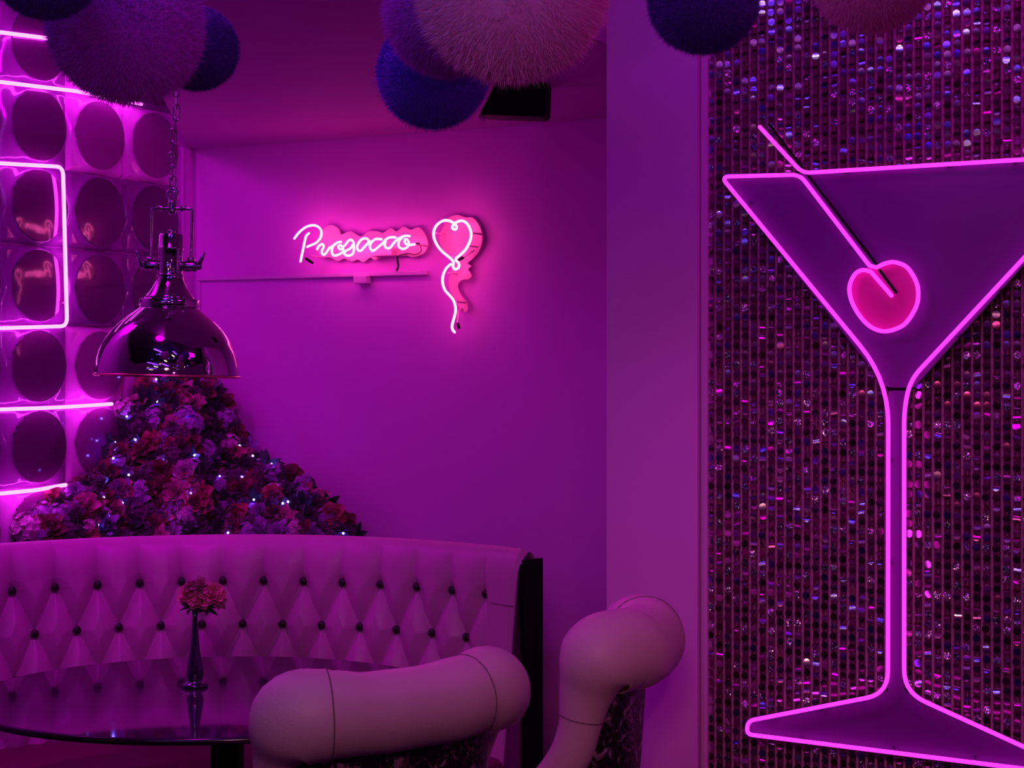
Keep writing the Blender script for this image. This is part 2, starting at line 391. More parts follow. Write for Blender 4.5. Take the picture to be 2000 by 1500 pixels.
# ------------------------------------------------------------------ sequin wall (nobody could count it)
nr_ = np.random.default_rng(11)
PITX, PITZ, SR = .0215, .0225, .0091
ncol, nrow = 62, 126
sv = []; sf = []; smi = []
Uu = np.array(U); Nn = np.array(N); Zz = np.array([0, 0, 1.0])
LV = [-.97, -.72, -.30, .30, .72, .97]
for c in range(ncol):
    x0 = .014+PITX*(c+.5)
    for r in range(nrow):
        z0 = 2.94-PITZ*r
        u0 = x0+nr_.normal(0, .0008)
        # patches where the discs have flipped up on their thread
        f = .5+.5*math.sin(c*.55+math.sin(r*.13)*2.2)*math.cos(r*.21+c*.17)
        pf = (.10+.42*f*f)*(1.4 if z0 > 1.95 else 1)
        rnd = nr_.random(); bend = R(7)
        if rnd < pf: tx = R(nr_.uniform(8, 70)); tz = R(nr_.normal(0, 7)); bend = R(nr_.uniform(16, 42))
        elif rnd < pf*1.12: tx = R(nr_.normal(0, 25)); tz = R(nr_.uniform(-70, 70))
        else: tx = R(nr_.normal(-5, 5)); tz = R(nr_.normal(0, 8))
        ca, sa = math.cos(tx), math.sin(tx); cb, sb = math.cos(tz), math.sin(tz)
        e1 = Uu*cb+Nn*sb; n1 = -Uu*sb+Nn*cb
        e2 = Zz*ca-n1*sa; nn = n1*ca+Zz*sa
        roll = R(nr_.normal(0, 7)); e1, e2 = e1*math.cos(roll)+e2*math.sin(roll), -e1*math.sin(roll)+e2*math.cos(roll)
        cen = np.array(CW0)+Uu*u0+Nn*.006+Zz*z0
        k = len(sv); kap = bend/SR
        for y_ in LV:
            w_ = math.sqrt(1-y_*y_)*SR*.92
            for q_ in (-1, 0, 1): sv.append(cen+e1*w_*q_+e2*y_*SR-nn*(kap*(y_*SR)**2/2))
        q = nr_.random()
        mi = 0 if q < .52 else 1 if q < .78 else 2 if q < .85 else 3 if q < .91 else 4
        for a_ in range(5):
            for b_ in range(2): t_ = k+a_*3+b_; sf.append([t_, t_+1, t_+4, t_+3]); smi.append(mi)
    # the ribbon between two columns and the thread
    for off, wd in ((PITX*.5-.0028, .0056), (-.0006, .0012)):
        k = len(sv); t0 = np.array(CW0)+Uu*(x0+off)+Nn*.0012
        sv += [t0+Zz*.08, t0+Uu*wd+Zz*.08, t0+Uu*wd+Zz*2.96, t0+Zz*2.96]; sf.append([k, k+1, k+2, k+3]); smi.append(5)
me = bpy.data.meshes.new('sequin_curtain'); me.from_pydata([tuple(v) for v in sv], [], sf); me.update()
def seq_mat(name, col, rough, glit=0):
    m = mat(name, col, rough, metal=1)
    if glit:
        nt = m.node_tree; b = nt.nodes['Principled BSDF']
        vo = nt.nodes.new('ShaderNodeTexVoronoi'); vo.inputs['Scale'].default_value = 420
        tc = nt.nodes.new('ShaderNodeTexCoord'); nt.links.new(tc.outputs['Object'], vo.inputs['Vector'])
        nm = nt.nodes.new('ShaderNodeVectorMath'); nm.operation = 'SUBTRACT'; nm.inputs[1].default_value = (.5, .5, .5)
        sc = nt.nodes.new('ShaderNodeVectorMath'); sc.operation = 'SCALE'; sc.inputs['Scale'].default_value = glit
        ge = nt.nodes.new('ShaderNodeNewGeometry'); ad = nt.nodes.new('ShaderNodeVectorMath'); ad.operation = 'ADD'
        no = nt.nodes.new('ShaderNodeVectorMath'); no.operation = 'NORMALIZE'
        nt.links.new(vo.outputs['Color'], nm.inputs[0]); nt.links.new(nm.outputs[0], sc.inputs[0])
        nt.links.new(ge.outputs['Normal'], ad.inputs[0]); nt.links.new(sc.outputs[0], ad.inputs[1])
        nt.links.new(ad.outputs[0], no.inputs[0]); nt.links.new(no.outputs[0], b.inputs['Normal'])
    return m
for m_ in (seq_mat('sequin_plum', (.40, .11, .28), .22), seq_mat('sequin_silver', (.85, .8, .85), .14), seq_mat('sequin_glitter', (.8, .75, .8), .25, .9),
           seq_mat('sequin_violet', (.35, .22, .9), .2), seq_mat('sequin_glitter_dark', (.25, .3, .33), .25, .8), mat('thread', (.48, .24, .32), .8)):
    me.materials.append(m_)
me.polygons.foreach_set('material_index', smi); me.polygons.foreach_set('use_smooth', [True]*len(smi))
so = bpy.data.objects.new('sequin_curtain', me); C.objects.link(so)
tag(so, 'shimmering curtain of small round sequins on threads behind the big cocktail glass sign', 'sequin curtain', kind='stuff')

# ------------------------------------------------------------------ cocktail glass sign
def hc(x, y, off=0): return hit(x, y, CW0+N*off, N)
BO = .045; TO = .066
gs = empty('cocktail_sign', hc(1750, 1420, BO), 'huge cocktail glass sign with cherry on a pick, outlined in magenta neon', 'neon sign')
def rp(pts, rad, off): return corner_path([hc(x, y, off) for x, y in pts], rad, 6)
path = []
pts = [((1484,248),0),((1567,338),.02),((2190,300),.03),((1778,742),.10),((1766,800),.05),((1766,1352),.05),((2130,1518),.03),((1458,1434),.022),((1461,1408),.016),((1734,1355),.05),((1735,742),.10),((1408,345),.022),((1562,341),.02)]
L1 = corner_path([hc(x, y, TO) for (x, y), r in pts]+[hc(1699, 520, TO), hc(1713, 522, TO)], [r for _, r in pts]+[.01, 0], 7)
ch = [(1713,522),(1728,515),(1747,512),(1770,521),(1786,543),(1793,566),(1790,597),(1770,630),(1748,643),(1724,647),(1700,638),(1680,618),(1664,590),(1659,562),(1668,538),(1682,528),(1698,530),(1707,538),(1741,577)]
L2 = smooth_path([hc(x, y, TO) for x, y in ch], 5)
full = L1[:-1]+L2
obj('neon_outline', *tube(full, .0048, 10), M['neon_m'], gs)
def board(name, pts, rad, m, off=BO, th=.012):
    return MB().prism(corner_path([hc(x, y, off) for x, y in pts], rad, 5, True), N*-th).build(name, m, gs)
board('bowl_board', [(1406,345),(1562,340),(2192,302),(1785,757),(1732,757)], .012, M['board'])
board('stem_board', [(1735,763),(1778,763),(1765,800),(1765,1352),(2135,1520),(1452,1436),(1458,1404),(1735,1352)], .008, M['board'])
chb = smooth_path([hc(x, y, BO+.004) for x, y in [(1728,515),(1747,512),(1770,521),(1786,543),(1793,566),(1790,597),(1770,630),(1748,643),(1724,647),(1700,638),(1680,618),(1664,590),(1659,562),(1668,538),(1690,524)]], 4, True)
MB().prism(chb, N*-.004).build('cherry', M['cherry'], gs)
for a_, b_ in [((1502,243),(1712,517)), ((1718,528),(1750,571))]:
    obj('pick', *tube([hc(*a_, BO+.009), hc(*b_, BO+.009)], .0034, 8), M['black'], gs)
MB().box(hc(1732, 762, BO-.012), U*.048, N*.009, V(0, 0, .006)).build('joint_strip', M['black'], gs)
for x, y in [(1460,395),(1600,600),(1700,735),(1650,334),(1850,322),(1980,315),(1870,655),(1950,565),(1735,900),(1735,1100),(1766,950),(1766,1160),(1600,1386),(1500,1403),(1560,1446),(1740,1466),(1900,1484),(1900,1417),(1620,420),(1660,480)]:
    p = hc(x, y, TO); obj('clip', *tube([p-N*.004, p-N*.021], .0042, 8, round_ends=False), M['board'], gs)
for x, y in [(1520, 380), (1900, 340), (1755, 730), (1750, 1300), (1600, 1420), (1900, 1460)]:
    p = hc(x, y, BO-.012); obj('spacer', *tube([p, p-N*.073], .006, 10, round_ends=False), M['black'], gs)

# ------------------------------------------------------------------ fluffy pompoms
def pompom(x, y, r, d, col, label, n=46000):
    c = px(x, y, d); rad = r/F*d
    m = mat('fluff', col, .9, sheen=.3)
    root = empty('pompom', c, label, 'pompom', 'fluffy pompoms under the ceiling')
    g = np.random.default_rng(int(x+1000))
    dr = g.normal(size=(n, 3)); dr /= np.linalg.norm(dr, axis=1)[:, None]
    # tufts: soft clumps over the surface
    tuft = .035*np.sin(dr[:, 0]*9+1)*np.sin(dr[:, 1]*8)*np.sin(dr[:, 2]*9+2)
    L = (.975+tuft*.5+g.normal(0, .018, n))
    base = dr*.88*rad; tip = dr*L[:, None]*rad+g.normal(0, .035, (n, 3))*rad
    side = np.cross(dr, g.normal(size=(n, 3))); side /= np.linalg.norm(side, axis=1)[:, None]
    wd = rad*.007
    vs = np.empty((n*3, 3)); vs[0::3] = base-side*wd; vs[1::3] = base+side*wd; vs[2::3] = tip
    me = bpy.data.meshes.new('fluff'); me.vertices.add(n*3); me.vertices.foreach_set('co', (vs+np.array(c)).ravel())
    me.loops.add(n*3); me.loops.foreach_set('vertex_index', np.arange(n*3)); me.polygons.add(n)
    me.polygons.foreach_set('loop_start', np.arange(0, n*3, 3)); me.polygons.foreach_set('loop_total', np.full(n, 3)); me.update()
    link('fluff', me, m, root, smooth=False)
    obj('core', *sphere_vf(c, rad*.92, 40, 24), m, root)
    obj('string', *tube([c+V(0, 0, rad*.8), V(c.x, c.y, 3.0)], .0015, 6), M['black'], root)
lil = (.60, .08, .62); blue = (.10, .035, .48); white = (.85, .52, .62); dblue = (.07, .02, .26)
pompom(88, -72, 112, 2.5, dblue, 'dark indigo pompom at the top left corner')
pompom(246, 52, 155, 2.8, lil, 'big purple pompom above the hanging chrome lamp')
pompom(384, 95, 84, 3.1, dblue, 'small dark indigo pompom right behind the big purple one')
pompom(876, 22, 132, 2.8, lil, 'purple pompom partly hidden by the white one')
pompom(846, 143, 112, 3.1, blue, 'royal blue pompom hanging lowest, left of the black loudspeaker')
pompom(1000, -32, 197, 2.5, white, 'largest pompom, blush white, in front of the loudspeaker')
pompom(1374, -4, 112, 2.9, dblue, 'dark blue pompom at the top above the column edge')
pompom(1704, -62, 128, 2.7, (.80, .34, .48), 'pink pompom at the top in front of the sequin curtain')

# ------------------------------------------------------------------ hanging chrome lamp
LD = 3.84; S = LD/F; lc = px(327, 735, LD)
lp = empty('pendant_lamp', lc, 'large dome pendant lamp in polished chrome on a chain over the round table', 'pendant lamp')
lp.rotation_euler = (R(-1.2), R(1.3), 0); bpy.context.view_layer.update()
def lz(y): return (735-y)*S
def lparts(name, vf, m, par=None):
    o = link(name, mesh(vf[0], vf[1]), m, par or lp, world=False); return o
prof = [(139, 735), (139.5, 729), (138.5, 718), (135, 700), (129, 682), (120, 664), (108, 647), (94, 632), (79, 619), (66, 609), (58, 603), (56, 601)]
inn = [(r-2.5, y+2) for r, y in prof[::-1]]
prof = [(r*S, lz(y)) for r, y in prof]+[(r*S, lz(y)) for r, y in inn]
lparts('shade', lathe(prof, 96), M['chrome'])
lparts('rim', lathe([(137*S, lz(736)), (140.5*S, lz(736)), (141*S, lz(734)), (140.5*S, lz(732)), (139*S, lz(732)), (137*S, lz(733))], 96, cap=False), M['rim_glint'])
lparts('collar', lathe([(20*S, lz(600.5)), (56*S, lz(601)), (57.5*S, lz(599)), (57.5*S, lz(586)), (55.5*S, lz(584)), (50*S, lz(583.5)), (20*S, lz(583))], 72), M['chrome'])
nk = lparts('neck', lathe([(r*S, lz(y)) for r, y in [(49, 583), (46, 579), (39, 570), (33, 560), (28, 550), (25, 541), (24, 535), (23.5, 515), (23.5, 489), (24.6, 487.5), (24.6, 484), (23.5, 483), (23.5, 460), (22, 457), (10, 456)]], 64), M['chrome'])
lparts('ring', lathe([(24.2*S, lz(541)), (26*S, lz(540)), (26*S, lz(536)), (24.2*S, lz(535))], 48), M['chromed'])
lparts('knob', lathe([(7*S, lz(456)), (7*S, lz(450)), (4*S, lz(447)), (1*S, lz(446))], 24), M['chromed'])
yk = [V(-40*S, 0, lz(512)), V(-40*S, 0, lz(406)), V(40*S, 0, lz(406)), V(40*S, 0, lz(512))]
lparts('yoke', tube(corner_path(yk, 9*S, 6), 3.0*S, 12), M['chromed'])
for sg in (-1, 1):
    hx = 40*S*sg
    a = lparts('bolt', tube([V(sg*23*S, 0, lz(519)), V(sg*56*S, 0, lz(519))], 6.5*S, 16), M['chromed'])
    lparts('collet', tube([V(sg*30*S, 0, lz(519)), V(sg*46*S, 0, lz(519))], 10.5*S, 18), M['chromed'])
    w = lparts('wing_nut', tube([V(sg*50*S, 0, lz(519)), V(sg*58*S, -.004, lz(512)), V(sg*65*S, -.004, lz(494))], [5.0*S, 4.6*S, 3.6*S], 12), M['chromed'])
    lparts('nut', tube([V(hx, 0, lz(502)), V(hx, 0, lz(513))], 8*S, 6, round_ends=False), M['chromed'])
    lparts('finial', tube([V(sg*18*S, 0, lz(407)), V(sg*24*S, 0, lz(405))], 5*S, 12), M['chromed'])
lparts('hub', tube([V(0, 0, lz(412)), V(0, 0, lz(396))], 8*S, 16), M['chromed'])
hk = [V(0, 0, lz(398)), V(-8*S, 0, lz(388)), V(-9*S, 0, lz(376)), V(0, 0, lz(367)), V(9*S, 0, lz(374)), V(7*S, 0, lz(386))]
lparts('hook', tube(smooth_path(hk, 5), 3*S, 10), M['chromed'])
lparts('bulb', sphere_vf((0, 0, lz(650)), .035, 24, 16), M['trunk'])
lparts('bulb_socket', tube([V(0, 0, lz(640)), V(0, 0, lz(604))], .02, 20), M['black'])
# chain up to the ceiling
chn = lparts('chain', tube([V(0, 0, lz(369)), V(0, 0, lz(366))], 1.0*S, 8), M['chromed'])
yy = 372; k = 0
ceil_y = HY-(2.36-EYE)*F/LD
while yy > ceil_y+8:
    a = R(20)+(PI/2 if k % 2 else 0); ex = V(math.cos(a), math.sin(a), 0)
    zc = lz(yy-13); ln = 11*S; wd_ = 5.6*S
    off = -.004*math.sin(k*.7)
    loop = [V(off, 0, zc)+ex*wd_*math.cos(t)+V(0, 0, math.sin(t)*wd_+(ln if math.sin(t) >= 0 else -ln)) for t in [2*PI*j/20 for j in range(20)]]
    lparts('chain_link', tube(loop, 1.75*S, 8, closed=True), M['chromed'], chn)
    yy -= 23.5; k += 1
top = lz(ceil_y)
lparts('ceiling_rose', lathe([(.001, top-.04), (.03, top-.035), (.05, top-.012), (.05, top)], 32), M['chromed'])

# ------------------------------------------------------------------ curved tufted booth
RB = 1.15
A0, A1 = R(-74), R(42.2); AE = R(45.2)
bs = empty('booth_sofa', BC+V(0, 1.0, 0), 'curved button tufted pink leather booth sofa wrapping round the table', 'sofa')
PH = R(6.12); PH0 = R(2.4); Q = .128; H1 = .905
prof = []
for i in range(96):
    h = .44+(.955-.44)*i/95; prof.append((RB-.055+.055*(h-.44)/.515, h, h))
for i in range(1, 19):
    t = R(i*10); prof.append((RB+.037-.037*math.cos(t), .955+.085*math.sin(t), .955+.085*i/9*.9))
prof.append((RB+.074, .80, 2)); prof.append((RB+.074, .3, 2))
def tuft(a, h):
    x = (a-PH0)/PH; y = (h-H1)/Q
    if h <= H1:
        p = x+y/2; q = x-y/2
        s = abs(math.sin(PI*p))*abs(math.sin(PI*q))
        dp = min(p % 1, 1-p % 1); dq = min(q % 1, 1-q % 1)
        cr = .030*(min(1, min(dp, dq)/.36))**.6-.008
        bd = math.hypot(min(1, dp*2.2), min(1, dq*2.2))
        return cr+.012*min(1, bd)**.8-.012
    k = min(1, (h-H1)/.12); dx = min(x % 1, 1-x % 1)
    amp = max(0, 1-(h-H1)/.15)
    cr = .028*(min(1, dx/.34))**.6-.006
    return (cr*amp + .020*(1-amp)) + (.012*min(1, math.hypot(dx*3.2, (h-H1)/.03))**.8-.012)*amp + .012*(1-amp)*0
na = 520; vs = []; fs = []
for i in range(na+1):
    a = A0+(A1-A0)*i/na
    fade = min(1, (R(40.6)-a)/R(1.6)) if a > R(39.0) else 1
    fade = max(0, fade)
    for (r, h, hh) in prof:
        d = 0
        if hh < 1.06: 
            t = tuft(a, min(hh, 1.08)); d = t*fade+.012*(1-fade)
        rr = r-d if h < .956 and hh <= .956 else r
        zz = h
        if hh > .956 and hh < 2: rr = r-d*max(0, 1-(hh-.956)/.06); zz = h
        vs.append(BC+V(math.sin(a)*rr, math.cos(a)*rr, zz))
m_ = len(prof)
for i in range(na):
    for j in range(m_-1): fs.append([i*m_+j, (i+1)*m_+j, (i+1)*m_+j+1, i*m_+j+1])
obj('backrest', vs, [f for f in fs], M['sofa'], bs)
# plain end panel with one seam
vs = []; fs = []; ne = 10
pe = [(r-.012*(1 if hh <= .956 else max(0, 1-(hh-.956)/.06)), h) for r, h, hh in prof]
for i in range(ne+1):
    a = A1+R(.02)+(AE-A1)*i/ne; cv = .010*(1-math.sqrt(max(0, 1-max(0, (i/ne-.55)/.45)**2)))
    for r, h in pe:
        hz = h-(cv if h > 1.0 else 0); vs.append(BC+V(math.sin(a)*(r+cv), math.cos(a)*(r+cv), hz))
for i in range(ne):
    for j in range(m_-1): fs.append([i*m_+j, (i+1)*m_+j, (i+1)*m_+j+1, i*m_+j+1])
k = ne*m_
fs.append([k+j for j in range(m_)])
obj('end_panel', vs, fs, M['sofa'], bs)
def arcpt(a, r, z): return BC+V(math.sin(a)*r, math.cos(a)*r, z)
obj('seam', *tube([arcpt(R(x), RB-.055+.055*(.885-.44)/.515-.0125, .885) for x in (41, 42, 43, 44, 45.2)], .0016, 6), M['leather_seam'], bs)
# black back board at the end
def sector(a0, a1, r0, r1, z0, z1, n=40):
    vs = []; fs = []
    for i in range(n+1):
        a = a0+(a1-a0)*i/n
        vs += [arcpt(a, r0, z0), arcpt(a, r1, z0), arcpt(a, r1, z1), arcpt(a, r0, z1)]
    for i in range(n):
        for j in range(4): fs.append([i*4+j, i*4+(j+1) % 4, (i+1)*4+(j+1) % 4, (i+1)*4+j])
    fs.append([0, 3, 2, 1]); k = n*4; fs.append([k, k+1, k+2, k+3])
    return vs, fs
obj('back_board', *sector(A0, AE+R(.35), RB+.075, RB+.082, .0, 1.0, 60), M['black'], bs, smooth=False)
obj('end_board', *sector(AE+R(.35), AE+R(.9), RB+.008, RB+.082, .0, 1.012, 3), M['black'], bs, smooth=False)
st = obj('seat', *sector(A0, AE, .66, RB+.02, .36, .465, 60), M['seat'], bs, smooth=False)
md = st.modifiers.new('b', 'BEVEL'); md.width = .03; md.segments = 3; md.limit_method = 'ANGLE'
obj('plinth', *sector(A0, AE, .72, RB+.07, .0, .36, 60), M['blackg'], bs, smooth=False)
bv, bf = sphere_vf((0, 0, 0), .0115, 14, 8, 1, 1, 1)
bme = mesh(bv, bf, 'button'); bme.materials.append(M['button'])
for row in range(4):
    h = H1-Q*row
    for i in range(-9, 7):
        a = PH0+PH*(i+(.5 if row % 2 else 0))
        if a > R(39.4): continue
        r = RB-.055+.055*(h-.44)/.515+.003
        o = link('button', bme, None, bs); o.location = arcpt(a, r, h); o.rotation_euler = (0, 0, -a); o.scale = (1.05, .75, 1.1)
        o.matrix_parent_inverse = bs.matrix_world.inverted()

# ------------------------------------------------------------------ oval table
TC = V(-.745, 3.82, 0)
tt = empty('round_table', TC, 'dark glossy table with a mirror like top in front of the booth sofa', 'table')
obj('tabletop', *lathe([(.001, .733), (.985, .733), (1.0, .737), (1.0, .747), (.993, .75), (.001, .75)], 128, .60, .455, TC), M['table'], tt, smooth=False)
obj('edge_band', *lathe([(1.0005, .7345), (1.006, .736), (1.006, .747), (1.0005, .7485)], 128, .60, .455, TC, cap=False), M['blackg'], tt)
MB().box(TC+V(.0, -.03, .02), V(.072, 0, 0), V(0, .072, 0), V(0, 0, .713)).build('pedestal', M['black'], tt, bevel=.004)
obj('base_plate', *lathe([(.001, 0), (.26, 0), (.26, .012), (.24, .02), (.001, .022)], 64, 1, 1, TC+V(.03, 0, 0)), M['black'], tt)

# ------------------------------------------------------------------ flowers: shared shapes
def petal(L, Wd, cup, curl, n=4, m=5, tipw=.8):
    vs = []; fs = []
    for j in range(m+1):
        t = j/m; w = Wd*math.sin(PI*min(1, .12+t*tipw*.62+.0))**.7*(1 if t < .85 else 1-.55*(t-.85)/.15)
        for i in range(n+1):
            s = i/n*2-1
            vs.append((s*w, L*t, cup*(s*s)*w*1.2+curl*L*t*t+0))
    for j in range(m):
        for i in range(n): k = j*(n+1)+i; fs.append([k, k+1, k+n+2, k+n+1])
    return vs, fs
def place(vs, tilt, rot, off=0):
    ct, st_ = math.cos(tilt), math.sin(tilt); cr, sr = math.cos(rot), math.sin(rot); out = []
    for x, y, z in vs:
        y += off; y2 = y*ct-z*st_; z2 = y*st_+z*ct
        out.append((x*cr-y2*sr, x*sr+y2*cr, z2))
    return out
def make_rose(r, seed):
    g = random.Random(seed); mb = MB()
    for ring, (nn, tilt, ln, wd) in enumerate([(3, 84, .55, .26), (4, 76, .68, .34), (5, 62, .85, .42), (5, 42, 1.0, .50), (6, 18, 1.05, .52)]):
        for k in range(nn):
            pv, pf = petal(r*ln, r*wd, .75, -.12-.05*ring)
            mb.add(place(pv, R(tilt+g.uniform(-6, 6)), 2*PI*(k+.37*ring)/nn+g.uniform(-.15, .15), r*.05*(ring)*.5), pf)
    return mb
def make_carnation(r, seed, n=46):
    g = random.Random(seed); mb = MB()
    for k in range(n):
        t = k/n; pv, pf = petal(r*(1.0-.25*t)*g.uniform(.85, 1.1), r*.30, .2, g.uniform(-.3, .1), 4, 3, 1.0)
        pv = [(x, y, z+r*.06*math.sin(x/r*26+k)*(y/r)) for x, y, z in pv]
        mb.add(place(pv, R(8+78*t+g.uniform(-8, 8)), g.uniform(0, 2*PI)), pf)
    return mb
def make_cluster(r, seed, n=34):                     # hydrangea: many small four petal florets on a dome
    g = random.Random(seed); mb = MB()
    for k in range(n):
        z = g.uniform(.02, 1); a = g.uniform(0, 2*PI); q = math.sqrt(1-z*z)
        d = V(q*math.cos(a), q*math.sin(a), z); rot = d.to_track_quat('Z', 'Y').to_matrix()
        for j in range(4):
            pv, pf = petal(r*.24, r*.12, .3, .1, 2, 2)
            pp = place(pv, R(14), j*PI/2+k)
            mb.add([rot@Vector(p)+d*r*.86 for p in pp], pf)
    mb.add(*sphere_vf((0, 0, 0), r*.72, 10, 6))
    return mb
def make_star(r, seed):                              # open flower with pointed petals
    g = random.Random(seed); mb = MB()
    for ring, (nn, tilt, ln) in enumerate([(6, 12, 1.0), (6, 38, .8), (5, 62, .55)]):
        for k in range(nn):
            vs = []; fs = []
            for j in range(6):
                t = j/5; w = r*.30*ln*math.sin(PI*(t*.92+.06))
                for i in (-1, 0, 1): vs.append((i*w, r*ln*t, abs(i)*w*.5-.06*r*t*t))
            for j in range(5):
                for i in range(2): q = j*3+i; fs.append([q, q+1, q+4, q+3])
            mb.add(place(vs, R(tilt+g.uniform(-5, 5)), 2*PI*(k+.5*ring)/nn), fs)
    mb.add(*sphere_vf((0, 0, r*.12), r*.13, 8, 6))
    return mb
def make_leafspray(r, seed, n=9):
    g = random.Random(seed); mb = MB()
    for k in range(n):
        vs = []; fs = []
        for j in range(6):
            t = j/5; w = r*.22*math.sin(PI*(t*.95+.04))
            for i in (-1, 0, 1): vs.append((i*w, r*t, abs(i)*w*.4-.25*r*t*t))
        for j in range(5):
            for i in range(2): q = j*3+i; fs.append([q, q+1, q+4, q+3])
        mb.add(place(vs, R(g.uniform(5, 60)), 2*PI*k/n+g.uniform(-.4, .4)), fs)
    return mb
FC = {'red': (.27, .02, .08), 'coral': (.60, .09, .19), 'pink': (.70, .17, .40), 'lilac': (.44, .15, .60), 'pale': (.72, .32, .66), 'plum': (.12, .02, .12), 'leaf': (.02, .05, .03), 'rosy': (.95, .22, .42)}
FM = {k: mat('petal_'+k, v, .6, sheen=.2, noise=.3, nscale=30) for k, v in FC.items()}
shapes = {}
def shape(kind, colr, var):
    key = (kind, colr, var)
    if key not in shapes:
        mb = {'rose': make_rose, 'carnation': make_carnation, 'hydrangea': make_cluster, 'dahlia': make_star, 'leaf_spray': make_leafspray}[kind](1.0, var*7+3)
        me = mesh(mb.v, mb.f, kind); me.materials.append(FM[colr]); me.polygons.foreach_set('use_smooth', [True]*len(me.polygons)); shapes[key] = me
    return shapes[key]

# the mound in the corner: height of its surface over the plan
PR = [(0, 1.63), (.15, 1.58), (.23, 1.48), (.33, 1.30), (.45, 1.235), (.62, 1.165), (.75, 1.08), (.85, .965), (.93, .88)]
PL = [(0, 1.63), (.2, 1.57), (.41, 1.38), (.475, 1.25), (.6, 1.15), (.747, 1.10), (.84, 1.04), (.95, .99), (1.1, .95)]
def interp(T, x):
    if x <= T[0][0]: return T[0][1]
    for (a, b), (c, d) in zip(T, T[1:]):
        if x <= c: return b+(d-b)*(x-a)/(c-a)
    return T[-1][1]-(x-T[-1][0])*2
def mound(a, b):
    al = max(a, b); m = min(a, b); pr = interp(PR if a > b else PL, al)
    return pr-.9*max(0, m-.07)
ax_, bx_ = U, N
def plan(p): d = p-CORNER; return d.dot(U), d.dot(N)
fr = random.Random(21)
fl = empty('flower_display', CORNER+U*.4+N*.4+V(0, 0, .9), 'heaped corner display of artificial roses, carnations and foliage behind the booth sofa', 'flower display')
# foliage body under the blooms
vs = []; fs = []; nn = 44; mm = 44; idx = {}
for i in range(nn+1):
    for j in range(mm+1):
        a = .03+1.0*(i/nn); b = .075+1.0*(j/mm)
        p = CORNER+U*a+N*b; h = mound(a, b)-.045+.018*math.sin(a*60)*math.sin(b*55)
        dd = (p-BC).length
        if dd < 1.32: h = min(h, .85)
        vs.append(V(p.x, p.y, max(.902, h) if dd > 1.30 else .902)); idx[i, j] = len(vs)-1
for i in range(nn):
    for j in range(mm):
        q = [idx[i, j], idx[i+1, j], idx[i+1, j+1], idx[i, j+1]]
        if max(vs[k].z for k in q) > .903: fs.append(q)
used = sorted({k for f in fs for k in f}); rem = {k: n for n, k in enumerate(used)}
obj('foliage', [vs[k] for k in used], [[rem[k] for k in f] for f in fs], FM['leaf'], fl)
def surf_pt(x, y):
    """march the sight line of a photo point into the mound"""
    o = V(0, 0, EYE); d = V((x-1000)/F, 1, -(y-HY)/F); t = 4.55
    while t < 6.2:
        p = o+d*t; a, b = plan(p)
        if a < .045 or b < .10: return None
        if (p-BC).xy.length > 1.31 and p.z < mound(a, b)-.0 and p.z > .86: return p
        t += .012
    return None
cnt = {}
LIM = {'rose': 98, 'carnation': 98, 'hydrangea': 90, 'dahlia': 60, 'leaf_spray': 98}
def add_flower(kind, colr, p, r, nrm=None):
    if cnt.get(kind, 0) >= LIM[kind]: return
    cnt[kind] = cnt.get(kind, 0)+1
    o = link(kind, shape(kind, colr, fr.randint(0, 2)), None, fl)
    o.location = p; n_ = nrm or V(-.25+fr.uniform(-.45, .45), -1, .30+fr.uniform(-.4, .4))
    q = n_.normalized().to_track_quat('Z', 'Y').to_matrix().to_4x4() @ Matrix.Rotation(fr.uniform(0, 6.28), 4, 'Z')
    a, b = plan(p)
    r = min(r, a*.95, (b-.06)*1.0)
    if r < .012: cnt[kind] -= 1; bpy.data.objects.remove(o); return
    q = q.to_euler(); o.rotation_euler = q; o.scale = (r, r, r)
    o.matrix_parent_inverse = fl.matrix_world.inverted()
named = [(350,965,'rose','pink',.050),(388,985,'rose','coral',.052),(470,1012,'rose','coral',.050),(560,1012,'dahlia','pink',.052),(518,865,'dahlia','coral',.046),
 (672,965,'rose','pale',.040),(640,948,'carnation','lilac',.05),(345,840,'rose','pink',.05),(300,868,'rose','coral',.045),(240,965,'rose','coral',.048),
 (175,1000,'rose','pink',.055),(185,970,'carnation','pale',.045),(60,1035,'hydrangea','pale',.06),(20,1040,'hydrangea','pale',.055),(115,985,'rose','coral',.05),
 (120,1010,'hydrangea','lilac',.05),(460,895,'rose','coral',.052),(290,750,'rose','coral',.04),(250,800,'hydrangea','pale',.05),(365,925,'rose','pale',.045),
 (180,920,'rose','coral',.05),(405,770,'rose','red',.055),(335,775,'rose','red',.05),(430,740,'carnation','lilac',.055),(225,850,'hydrangea','lilac',.05),
 (690,1010,'rose','red',.045),(655,1010,'rose','coral',.045),(600,940,'rose','red',.05),(575,905,'carnation','plum',.055),(615,900,'rose','red',.045),
 (540,930,'hydrangea','lilac',.05),(425,1010,'rose','red',.045),(180,1045,'rose','coral',.04),(270,1020,'carnation','plum',.05),(330,1035,'rose','red',.04),
 (265,745,'hydrangea','pale',.045),(232,775,'hydrangea','pale',.045),(450,790,'hydrangea','lilac',.05),(130,960,'rose','coral',.045),(90,1005,'hydrangea','lilac',.05)]
for x, y, k, c, r in named:
    p = surf_pt(x, y)
    if p: add_flower(k, c, p+V(-.1, -.25, .05).normalized()*.015, r*1.0)
cand = []
for yy in range(700, 1055, 19):
    for xx in range(-40, 760, 21):
        x = xx+fr.uniform(-9, 9); y = yy+fr.uniform(-8, 8); p = surf_pt(x, y)
        if p: cand.append((x, y, p))
fr.shuffle(cand)
